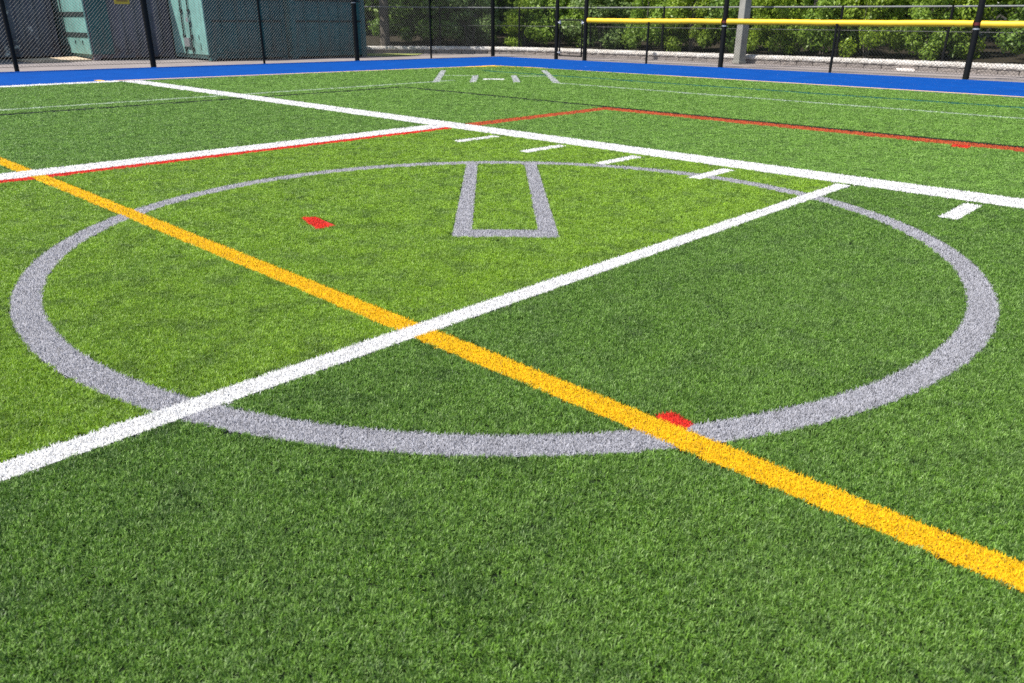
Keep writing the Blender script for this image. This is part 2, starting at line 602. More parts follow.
def blades(x, y, sc, length=.0175, z0=TURF, width=.0021):
    """fibres as three-triangle curved ribbons: verts, loops, starts, totals"""
    c = len(x)
    th = rng.uniform(0, 2 * np.pi, c)
    lean = np.abs(rng.normal(.62, .36, c)).clip(.05, 1.3)
    L = length * rng.uniform(.75, 1.15, c) * (1 + .10 * (sc - 1))
    wd = width * rng.uniform(.7, 1.2, c) * sc
    fx, fy = np.cos(th), np.sin(th)
    tw = th + np.pi / 2 + rng.normal(0, .5, c)
    sx, sy = np.cos(tw), np.sin(tw)
    l1, l2 = L * .55, L * .45
    r1 = l1 * np.sin(lean * .6); h1 = l1 * np.cos(lean * .6)
    lean2 = np.minimum(lean * 1.75, 1.75)
    r2 = r1 + l2 * np.sin(lean2); h2 = h1 + l2 * np.cos(lean2)
    V = np.empty((c, 5, 3))
    z = np.full(c, z0)
    V[:, 0] = np.stack([x - sx * wd / 2, y - sy * wd / 2, z], 1)
    V[:, 1] = np.stack([x + sx * wd / 2, y + sy * wd / 2, z], 1)
    mx, my = x + fx * r1, y + fy * r1
    V[:, 2] = np.stack([mx + sx * wd * .45, my + sy * wd * .45, z + h1], 1)
    V[:, 3] = np.stack([mx - sx * wd * .45, my - sy * wd * .45, z + h1], 1)
    V[:, 4] = np.stack([x + fx * r2, y + fy * r2, z + h2], 1)
    b = (np.arange(c) * 5)[:, None]
    loops = np.concatenate([b + np.array([[0, 1, 2, 3]]), b + np.array([[3, 2, 4]])], 1).ravel()
    tot = np.tile([4, 3], c)
    st = np.concatenate([[0], np.cumsum(tot)[:-1]])
    return V.reshape(-1, 3), loops, st, tot


DENS = 120000.0
for i, mk in enumerate(MARKS):
    fib, bak = mm(mk['ck'], mk['cols'])
    px, py = [], []
    zb = TURF + .0025 + .0006 * mk['pr']
    bv, bl, bs, bt = [], [], [], []
    for piece in rects_of(mk):
        P = np.array(piece)
        # backing strip
        b0 = len(bv)
        ar = sum(P[j][0] * P[(j + 1) % len(P)][1] - P[(j + 1) % len(P)][0] * P[j][1] for j in range(len(P)))
        bv += [(*q, zb) for q in (P if ar > 0 else P[::-1])]
        bs.append(len(bl)); bt.append(len(P)); bl += list(range(b0, b0 + len(P)))
        # candidate roots, sampled along the piece in steps so the density can follow the distance
        if len(P) == 4:
            e1, e2 = P[1] - P[0], P[3] - P[0]
            l1, l2 = np.linalg.norm(e1), np.linalg.norm(e2)
            K = max(1, int(max(l1, l2) / .4))
            for j in range(K):
                if l1 > l2: a0, a1, c0, c1 = j / K, (j + 1) / K, 0, 1
                else: a0, a1, c0, c1 = 0, 1, j / K, (j + 1) / K
                mid = P[0] + e1 * (a0 + a1) / 2 + e2 * (c0 + c1) / 2
                if not in_view(mid[0], mid[1], 2.2): continue
                s = float(coarse(np.hypot(mid[0], mid[1])))
                cnt = max(4, int(DENS / s ** 2 * l1 * l2 * (a1 - a0) * (c1 - c0)))
                ra, rc = rng.uniform(a0, a1, cnt), rng.uniform(c0, c1, cnt)
                if mk['kind'] == 'ring':       # quads of the ring
                    pass
                q = P[0] + ra[:, None] * e1 + rc[:, None] * e2
                px.append(q[:, 0]); py.append(q[:, 1])
        else:
            lo, hi = P.min(0), P.max(0)
            s = float(coarse(np.hypot(*P.mean(0))))
            cnt = int(DENS / s ** 2 * np.prod(hi - lo))
            q = rng.uniform(lo, hi, (cnt, 2))
            px.append(q[:, 0]); py.append(q[:, 1])
    x = np.concatenate(px) if px else np.zeros(0); y = np.concatenate(py) if py else np.zeros(0)
    x = x + rng.normal(0, .0045, len(x)); y = y + rng.normal(0, .0045, len(x))
    keep = np.ones(len(x), bool)
    if mk['kind'] in ('poly', 'mpoly'): keep &= inside(mk, x, y)
    for j, o in enumerate(MARKS):
        if j != i and (o['pr'] > mk['pr'] or (o['pr'] == mk['pr'] and j < i)):
            keep &= ~inside(o, x, y)
    x, y = x[keep], y[keep]
    V, Lp, St, To = blades(x, y, coarse(np.hypot(x, y)), .0180)
    nb = len(V)
    verts = np.concatenate([V, np.array(bv)])
    loops = np.concatenate([Lp, np.array(bl) + nb])
    starts = np.concatenate([St, np.array(bs) + len(Lp)])
    totals = np.concatenate([To, bt])
    mi = np.concatenate([np.zeros(len(St)), np.ones(len(bs))])
    o = mesh_np(mk['name'], verts, loops, starts, totals, [fib, bak], None, False, mi)
    tag(o, mk['label'], 'line marking' if 'line' in mk['name'] else 'turf marking', mk['group'], 'structure')

# edge strip, corner paint
m = MB()
for i in range(1, len(near_b) - 1):
    a, b = near_b[i], near_b[i + 1]
    wdt = .13
    d = Vector((b[0] - a[0], b[1] - a[1])).normalized(); nx = Vector((-d.y, d.x)) * wdt
    m.poly([(*xy(*a), -.004), (*xy(*b), -.004), (*xy(b[0] + nx.x, b[1] + nx.y), -.004), (*xy(a[0] + nx.x, a[1] + nx.y), -.004)])
tag(m.build('turf_edging', plain('tan_edging', (.62, .40, .17), .8, .1)), 'narrow tan edging between turf and blue border', 'edging', None, 'structure')
ypaint = plain('yellow_paint', (.74, .40, .01), .7)
m = MB()
m.poly([(*xy(13.9, 15.30), .0), (*xy(15.28, 15.36), .0), (*xy(15.50, 13.6), .0), (*xy(14.95, 14.75), .0)][::-1])
tag(m.build('corner_marking', ypaint), 'yellow painted wedge at the far corner of the turf', 'turf marking', None, 'structure')
m = MB(); m.poly([(*xy(5.80, 16.05), -.016), (*xy(5.93, 16.05), -.016), (*xy(5.93, 16.85), -.016), (*xy(5.80, 16.85), -.016)])
tag(m.build('border_marking', ypaint), 'short yellow dash on the blue border beside the end of the wide sideline', 'line marking', None, 'structure')

# ------------------------------------------------------------------ the green pile
# one tuft of fibres, instanced over the turf (grass nobody could count: one object)
TB = 36
NT = 6
tufts = []
for k in range(NT):
    tr_ = .0112 * np.sqrt(rng.uniform(0, 1, TB)); ta_ = rng.uniform(0, 2 * np.pi, TB)
    V, Lp, St, To = blades(tr_ * np.cos(ta_), tr_ * np.sin(ta_), np.ones(TB), .0172, 0.0, .00185)
    tf = mesh_np('turf_tuft', V, Lp, St, To, M['blade'])
    COL.objects.unlink(tf)
    tufts.append(tf)
TD = 4300.0
gx, gy, gs = [], [], []
ring_edges = np.concatenate([np.arange(.6, 24, .4), [24.0]])
for d0, d1 in zip(ring_edges[:-1], ring_edges[1:]):
    s = float(coarse((d0 + d1) / 2))
    # a jittered grid over this ring, so no bare holes are left
    g = s / math.sqrt(TD)
    X, Y = np.meshgrid(np.arange(-d1, d1, g), np.arange(-.2, d1, g))
    x = X.ravel() + rng.uniform(-.55, .55, X.size) * g; y = Y.ravel() + rng.uniform(-.55, .55, X.size) * g
    d = np.hypot(x, y)
    ok = (d >= d0) & (d < d1) & in_view(x, y)
    gx.append(x[ok]); gy.append(y[ok]); gs.append(np.full(ok.sum(), s))
gx, gy, gs = map(np.concatenate, (gx, gy, gs))
gs = coarse(np.hypot(gx, gy)) * rng.uniform(.85, 1.2, len(gx))
u_, n_ = un(gx, gy)
ok = (u_ < 15.3) & (n_ < np.interp(u_, [-14, 6, 11.7, 15.2], [16.2, 15.95, 15.55, 15.15]))
for mk in MARKS:
    hit = inside(mk, gx, gy)
    # stay clear of the marking by about half a tuft, so its fibres only lean over the edge
    for t in np.arange(4) * np.pi / 2 + .4:
        hit |= inside(mk, gx + .0060 * gs * math.cos(t), gy + .0060 * gs * math.sin(t))
    ok &= ~hit
gx, gy, gs = gx[ok], gy[ok], gs[ok]
print('tufts', len(gx))
gm = bpy.data.meshes.new('grass')
gm.vertices.add(len(gx))
gm.vertices.foreach_set('co', np.stack([gx, gy, np.full(len(gx), TURF)], 1).astype(np.float32).ravel())
a = gm.attributes.new('tuft_rot', 'FLOAT_VECTOR', 'POINT')
a.data.foreach_set('vector', np.stack([np.zeros(len(gx)), np.zeros(len(gx)), rng.uniform(0, 6.283, len(gx))], 1).astype(np.float32).ravel())
a = gm.attributes.new('tuft_scale', 'FLOAT_VECTOR', 'POINT')
zsc = (1 + .10 * (gs - 1)) * rng.uniform(.82, 1.12, len(gx))
a.data.foreach_set('vector', np.stack([gs, gs, zsc], 1).astype(np.float32).ravel())
a = gm.attributes.new('tuft_kind', 'INT', 'POINT')
a.data.foreach_set('value', rng.integers(0, NT, len(gx)).astype(np.int32))
gm.materials.append(M['blade'])
grass = bpy.data.objects.new('grass', gm)
link(grass)
tag(grass, 'short green artificial grass fibres covering the field', 'grass', None, 'stuff')
ng = bpy.data.node_groups.new('pile', 'GeometryNodeTree')
ng.interface.new_socket('Geometry', in_out='INPUT', socket_type='NodeSocketGeometry')
ng.interface.new_socket('Geometry', in_out='OUTPUT', socket_type='NodeSocketGeometry')
gi, go = ng.nodes.new('NodeGroupInput'), ng.nodes.new('NodeGroupOutput')
ar = ng.nodes.new('GeometryNodeInputNamedAttribute'); ar.data_type = 'FLOAT_VECTOR'; ar.inputs[0].default_value = 'tuft_rot'
asx = ng.nodes.new('GeometryNodeInputNamedAttribute'); asx.data_type = 'FLOAT_VECTOR'; asx.inputs[0].default_value = 'tuft_scale'
ak = ng.nodes.new('GeometryNodeInputNamedAttribute'); ak.data_type = 'INT'; ak.inputs[0].default_value = 'tuft_kind'
jn = ng.nodes.new('GeometryNodeJoinGeometry')
for k, tf in enumerate(tufts):
    ip = ng.nodes.new('GeometryNodeInstanceOnPoints')
    oi = ng.nodes.new('GeometryNodeObjectInfo'); oi.inputs['Object'].default_value = tf
    eq = ng.nodes.new('FunctionNodeCompare'); eq.data_type = 'INT'; eq.operation = 'EQUAL'
    ints = [q for q in eq.inputs if q.type == 'INT']
    ng.links.new(ak.outputs[0], ints[0]); ints[1].default_value = k
    ng.links.new(gi.outputs[0], ip.inputs['Points'])
    ng.links.new(eq.outputs[0], ip.inputs['Selection'])
    ng.links.new(oi.outputs['Geometry'], ip.inputs['Instance'])
    ng.links.new(ar.outputs[0], ip.inputs['Rotation'])
    ng.links.new(asx.outputs[0], ip.inputs['Scale'])
    ng.links.new(ip.outputs[0], jn.inputs[0])
ng.links.new(jn.outputs[0], go.inputs[0])
md = grass.modifiers.new('pile', 'NODES'); md.node_group = ng

# ------------------------------------------------------------------ fences


def chain_mesh(a, b, z0, z1, mat, parent, r=.0026, pitch=.075, name='chain_link_mesh'):
    """woven diagonals between two posts, as thin three sided wires in one mesh"""
    a, b = Vector((a[0], a[1], 0)), Vector((b[0], b[1], 0))
    Lg = (b - a).length; d = (b - a) / Lg; nr = Vector((-d.y, d.x, 0))
    H = z1 - z0
    m = MB()
    for sgn in (1, -1):
        k = 0
        off = -H
        while off < Lg:
            s0, t0, s1, t1 = off, 0.0, off + H, H
            if s0 < 0: t0 = -s0; s0 = 0
            if s1 > Lg: t1 = H - (s1 - Lg); s1 = Lg
            if s1 - s0 > .02:
                if sgn < 0: t0, t1 = H - t0, H - t1
                p = a + d * s0 + Vector((0, 0, z0 + t0)) + nr * (.002 * sgn)
                q = a + d * s1 + Vector((0, 0, z0 + t1)) + nr * (.002 * sgn)
                m.tube(p, q, r, r, 3, False)
            off += pitch * 1.0
    return m.build(name, mat, parent)


def post(root, p, z1, r, mat, name='post', cap=True):
    m = MB()
    m.tube((p[0], p[1], -.04), (p[0], p[1], z1), r, r, 14)
    if cap:
        m.tube((p[0], p[1], z1), (p[0], p[1], z1 + .03), r * 1.1, r * .4, 14)
    return m.build(name, mat, root, True)


PL = [(-16.9, 13.35), (-14.0, 15.95), (-11.21, 18.46), (-8.96, 20.40), (-6.78, 22.33), (-4.62, 24.28), (-2.62, 26.11), (-.71, 27.82)]
THICK = [1, 0, .5, 1, 0, 1, 0, 1]
HF = 2.45
f1 = empty('chain_link_fence', (0, 0, 0))
tag(f1, 'tall black chain link fence in front of the teal shipping containers', 'fence')
for i, p in enumerate(PL):
    post(f1, p, HF + .02, .030 + .038 * THICK[i], M['black'])
m = MB()
for a, b in zip(PL[:-1], PL[1:]):
    m.tube((*a, HF), (*b, HF), .021, .021, 8)
m.build('top_rail', M['black'], f1, True)
m = MB()
for a, b in zip(PL[:-1], PL[1:]):
    m.tube((*a, .06), (*b, .06), .004, .004, 5)
m.build('tension_wire', M['wire'], f1)
for a, b in zip(PL[:-1], PL[1:]):
    chain_mesh(a, b, .05, HF, M['wire'], f1)
# a steel tie band near eye height on the two thickest posts
for i in (3, 5):
    p = PL[i]
    m = MB(); m.tube((p[0], p[1], 1.52), (p[0], p[1], 1.545), .073, .073, 14)
    m.build('tension_band', M['steel'], f1, True)

# between corner post and gate
GP0, GP1 = (1.33, 25.98), (2.16, 25.22)
f2 = empty('chain_link_fence', (0, 0, 0))
tag(f2, 'short run of tall black chain link fence between the corner post and the gate', 'fence')
post(f2, GP0, HF + .02, .062, M['black'])
m = MB(); m.tube((*PL[-1], HF), (*GP0, HF), .021, .021, 8); m.build('top_rail', M['black'], f2, True)
chain_mesh(PL[-1], GP0, .05, HF, M['backwire'], f2, .0018)

# gate
gt = empty('gate', (*GP0, 0))
tag(gt, 'low black chain link gate beside the left end of the yellow cap', 'gate')
gd = Vector((GP1[0] - GP0[0], GP1[1] - GP0[1], 0)); gl = gd.length; gd /= gl
ga, gb = Vector((*GP0, 0)) + gd * .13, Vector((*GP1, 0)) - gd * .13
la, lb = ga - Vector((*GP0, 0)), gb - Vector((*GP0, 0))
m = MB()
for q in (la, lb):
    m.tube((q.x, q.y, .06), (q.x, q.y, 1.13), .024, .024, 8)
for z in (.08, 1.11):
    m.tube((la.x, la.y, z), (lb.x, lb.y, z), .020, .020, 8)
m.build('gate_frame', M['black'], gt, True)
chain_mesh(la, lb, .09, 1.10, M['backwire'], gt, .0018)
for q, s in ((la, 1), (lb, -1)):
    m = MB()
    e = Vector((q.x, q.y, 0)) - gd * (s * .085)
    m.tube((q.x, q.y, 1.035), (e.x, e.y, 1.035), .026, .026, 8)
    m.tube((q.x, q.y, 1.00), (q.x, q.y, 1.09), .032, .032, 8)
    m.build('hinge' if s > 0 else 'latch', M['galv'], gt, True)
    if s > 0:
        m = MB(); m.tube((q.x, q.y, .17), (e.x, e.y, .17), .024, .024, 8); m.tube((q.x, q.y, .14), (q.x, q.y, .20), .03, .03, 8)
        m.build('hinge', M['galv'], gt, True)

# low fence with the yellow safety cap
PR = [GP1, (3.80, 23.63), (5.55, 22.08), (7.72, 20.02), (9.97, 18.04), (12.2, 16.0), (14.4, 13.98), (16.6, 11.95), (18.8, 9.9)]
TR = [1, 0, 1, 0, 1, 0, 1, 0, 1]
f3 = empty('low_fence', (0, 0, 0))
tag(f3, 'low black chain link fence topped with a bright yellow safety cap', 'fence')
ZC = 1.095
for i, p in enumerate(PR):
    post(f3, p, 3.6 if TR[i] else ZC - .02, .066 if TR[i] else .032, M['black'], cap=bool(TR[i]))
for a, b in zip(PR[:-1], PR[1:]):
    chain_mesh(a, b, .05, ZC, M['wire'], f3)
m = MB()
for a, b in zip(PR[:-1], PR[1:]):
    m.tube((*a, .06), (*b, .06), .004, .004, 5)
m.build('tension_wire', M['wire'], f3)
# corrugated tube, a little slack between its ties
thick = [i for i in range(len(PR)) if TR[i]]
for i0, i1 in zip(thick[:-1], thick[1:]):
    m = MB()
    a, b = Vector((*PR[i0], ZC)), Vector((*PR[i1], ZC))
    d = (b - a).normalized()
    a2, b2 = a + d * .075, b - d * .075
    K = 60
    pts, rad = [], []
    ph = random.random() * 6
    for k in range(K + 1):
        t = k / K
        q = a2.lerp(b2, t) + Vector((0, 0, .005 * math.sin(t * 7 + ph) + .002 * math.sin(t * 23 + ph)))
        pts.append(q); rad.append(.067 + .0025 * math.sin(k * 2.1))
    nseg = 14
    e1 = Vector((-d.y, d.x, 0)); e2 = Vector((0, 0, 1))
    for q, r in zip(pts, rad):
        for j in range(nseg):
            t = 2 * math.pi * j / nseg
            m.v.append(tuple(q + e1 * (r * math.cos(t)) + e2 * (r * 1.05 * math.sin(t))))
    for k in range(K):
        for j in range(nseg):
            jj = (j + 1) % nseg
            m.f.append((k * nseg + j, k * nseg + jj, (k + 1) * nseg + jj, (k + 1) * nseg + j))
    m.f.append(tuple(range(nseg))); m.f.append(tuple(K * nseg + j for j in reversed(range(nseg))))
    m.build('yellow_cap', M['yellow_cap'], f3, True)
for i in thick[1:]:
    p = PR[i]
    m = MB(); m.tube((p[0], p[1], ZC - .03), (p[0], p[1], ZC + .03), .072, .072, 14)
    m.build('cap_strap', M['red_band'], f3, True)
    m = MB(); m.tube((p[0], p[1], ZC - .115), (p[0], p[1], ZC - .085), .074, .074, 14)
    m.build('tension_band', M['galv'], f3, True)

# ------------------------------------------------------------------ low block wall
WP = [(-13, 27.9), (-8, 28.9), (-4.92, 29.35), (-2.6, 29.65), (-1.0, 29.6), (.3, 29.15), (1.42, 28.45), (3.4, 26.9), (5.4, 25.25), (8.5, 22.75), (10.07, 21.35), (12.0, 19.35), (14.5, 16.6), (18, 12.6)]


def resample(P, step):
    out = []
    P = [Vector((p[0], p[1], 0)) for p in P]
    acc = 0.0
    for a, b in zip(P[:-1], P[1:]):
        L = (b - a).length
        t = acc
        while t < L:
            out.append((a.lerp(b, t / L), (b - a).normalized()))
            t += step
        acc = t - L
    return out


def rough_block(m, c, d, L, W, z0, z1, jit):
    nrm = Vector((-d.y, d.x, 0))
    nx, nz = 4, 3
    base = len(m.v)
    # closed box split into a small grid on each face, corners pulled in, all jittered
    import itertools
    idx = {}
    ny = 2
    for i, j, k in itertools.product(range(nx + 1), range(ny + 1), range(nz + 1)):
        if 0 < i < nx and 0 < j < ny and 0 < k < nz: continue
        fx, fy, fz = i / nx - .5, j / ny - .5, k / nz
        ex = sum((i in (0, nx), j in (0, ny), k in (nz,)))
        sh = .96 if ex >= 2 else 1.0
        p = c + d * (fx * L * sh) + nrm * (fy * W * sh)
        z = z0 + (z1 - z0) * fz - (.018 if ex >= 2 and k == nz else 0)
        idx[(i, j, k)] = len(m.v)
        m.v.append((p.x + random.gauss(0, jit), p.y + random.gauss(0, jit), z + (random.gauss(0, jit * .7) if k else 0)))
    def q(a, b, c2, d2): m.f.append((idx[a], idx[b], idx[c2], idx[d2]))
    for i in range(nx):
        for k in range(nz):
            q((i, 0, k), (i + 1, 0, k), (i + 1, 0, k + 1), (i, 0, k + 1))
            q((i, ny, k + 1), (i + 1, ny, k + 1), (i + 1, ny, k), (i, ny, k))
    for j in range(ny):
        for k in range(nz):
            q((0, j, k + 1), (0, j + 1, k + 1), (0, j + 1, k), (0, j, k))
            q((nx, j, k), (nx, j + 1, k), (nx, j + 1, k + 1), (nx, j, k + 1))
    for i in range(nx):
        for j in range(ny):
            q((i, j, nz), (i + 1, j, nz), (i + 1, j + 1, nz), (i, j + 1, nz))


wall = empty('block_wall', (0, 0, 0))
tag(wall, 'low wall of rough pale blocks between the pavement and the bushes', 'wall')
lower, cap_ = MB(), MB()
for c, d in resample(WP, .46):
    nrm = Vector((-d.y, d.x, 0))
    rough_block(lower, c + nrm * .18, d, .462, .27, -.05, .085, .004)
# the cap course: rough rounded blocks almost touching
secs = resample(WP, .06)
PROF = [(.06, .070), (.03, .085), (.014, .115), (.02, .160), (.05, .190), (.11, .205), (.20, .208), (.30, .206), (.38, .19), (.38, .07)]
for i, (c, d) in enumerate(secs):
    a0, a1 = secs[max(0, i - 6)][1], secs[min(len(secs) - 1, i + 6)][1]
    dd = (a0 + a1).normalized(); nrm = Vector((-dd.y, dd.x, 0))
    notch = 1.0 if i % 12 == 0 else 0.0
    for o, z in PROF:
        q = c + nrm * (o + .022 * notch + random.gauss(0, .0035))
        cap_.v.append((q.x, q.y, z - .012 * notch + random.gauss(0, .003)))
K = len(PROF)
for i in range(len(secs) - 1):
    for j in range(K):
        jj = (j + 1) % K
        cap_.f.append((i * K + j, (i + 1) * K + j, (i + 1) * K + jj, i * K + jj))
lower.build('lower_course', plain('lower_block', (.25, .22, .20), .95, .15, 0, .4, 3, .8, 30), wall)
cap_.build('cap_course', M['stone'], wall)

# raised ground behind the wall
bank = []
for p in WP: bank.append((p[0], p[1]))
m = MB()
inn = [Vector((*p, 0)) for p in WP]
for i in range(len(inn) - 1):
    a, b = inn[i], inn[i + 1]
    d = (b - a).normalized(); nrm = Vector((-d.y, d.x, 0))
    da = nrm if i == 0 else ((inn[i] - inn[i - 1]).normalized() + d).normalized()
    na = Vector((-da.y, da.x, 0)) if i else nrm
    if i < len(inn) - 2:
        dn = (d + (inn[i + 2] - b).normalized()).normalized(); nb_ = Vector((-dn.y, dn.x, 0))
    else: nb_ = nrm
    o1, o2 = a + na * .3, b + nb_ * .3
    m.poly([(o1.x, o1.y, .14), (o2.x, o2.y, .14), (o2.x + nb_.x * 40, o2.y + nb_.y * 40, 2.2), (o1.x + na.x * 40, o1.y + na.y * 40, 2.2)])
tag(m.build('earth_bank', M['soil']), 'dark soil bank rising behind the low block wall', 'bank', None, 'structure')

# back fence on the wall
BP = []
for i, (c, d) in enumerate(resample(WP[1:], 2.72)):
    nrm = Vector((-d.y, d.x, 0)); q = c + nrm * .42
    BP.append((q.x, q.y))
f4 = empty('back_fence', (0, 0, 0))
tag(f4, 'thin dark chain link fence standing behind the low block wall', 'fence')
for p in BP:
    m = MB(); m.tube((p[0], p[1], .1), (p[0], p[1], 1.52), .034, .034, 8); m.build('post', M['black'], f4, True)
m = MB()
for a, b in zip(BP[:-1], BP[1:]): m.tube((*a, 1.49), (*b, 1.49), .021, .021, 8)
m.build('top_rail', M['grey_rail'], f4, True)
m = MB()
for a, b in zip(BP[:-1], BP[1:]): m.tube((*a, .90), (*b, .90), .008, .008, 5)
m.build('middle_rail', M['backwire'], f4, True)
for a, b in zip(BP[:-1], BP[1:]): chain_mesh(a, b, .20, 1.48, M['backwire'], f4, .0016, .09)

# ------------------------------------------------------------------ concrete lamp post
lp = empty('concrete_post', (6.55, 23.95, 0), R(28))
tag(lp, 'square weathered concrete post standing behind the yellow capped fence', 'post')
m = MB()
m.hexa([(-.125, -.125, -.04), (.125, -.125, -.04), (.125, .125, -.04), (-.125, .125, -.04), (-.095, -.095, 6.4), (.095, -.095, 6.4), (.095, .095, 6.4), (-.095, .095, 6.4)])
m.build('shaft', M['concrete'], lp, bevel=.015)
m = MB(); m.box(-.14, .14, -.14, .14, -.03, .05); m.build('footing', M['concrete'], lp, bevel=.01)

# ------------------------------------------------------------------ pieces on the pavement
m = MB()
ps = [(-13.9, 22.7), (-12.9, 24.2), (-11.85, 23.1), (-12.7, 21.9)]
m.hexa([(*p, -.030) for p in ps] + [(*p, .006 + .03 * (i % 2)) for i, p in enumerate(ps)])
tag(m.build('tan_sheet', M['tan_flat']), 'thin tan sheet lying on the pavement in front of the containers', 'board')  # thin flat tan piece with two raised corners
m = MB()
ps = [(9.70, 20.75), (10.05, 20.55), (10.35, 21.25), (9.98, 21.45)]
ps = ps if True else ps
m.hexa([(*p, -.034) for p in ps] + [(*p, .012) for p in ps])
tag(m.build('concrete_slab', M['slab'], bevel=.008), 'small pale slab lying on the pavement near the right thick fence post', 'slab')
m = MB()
m.poly([(-6.5, 28.95, -.025), (-6.0, 27.3, -.025), (-4.3, 27.25, -.025), (-3.3, 28.3, -.025), (-3.2, 29.25, -.025)])
tag(m.build('grass_verge', M['verge']), 'small patch of dry grass below the wall beside the right container', 'grass', None, 'structure')

# ------------------------------------------------------------------ shipping containers
CT_H = 2.59


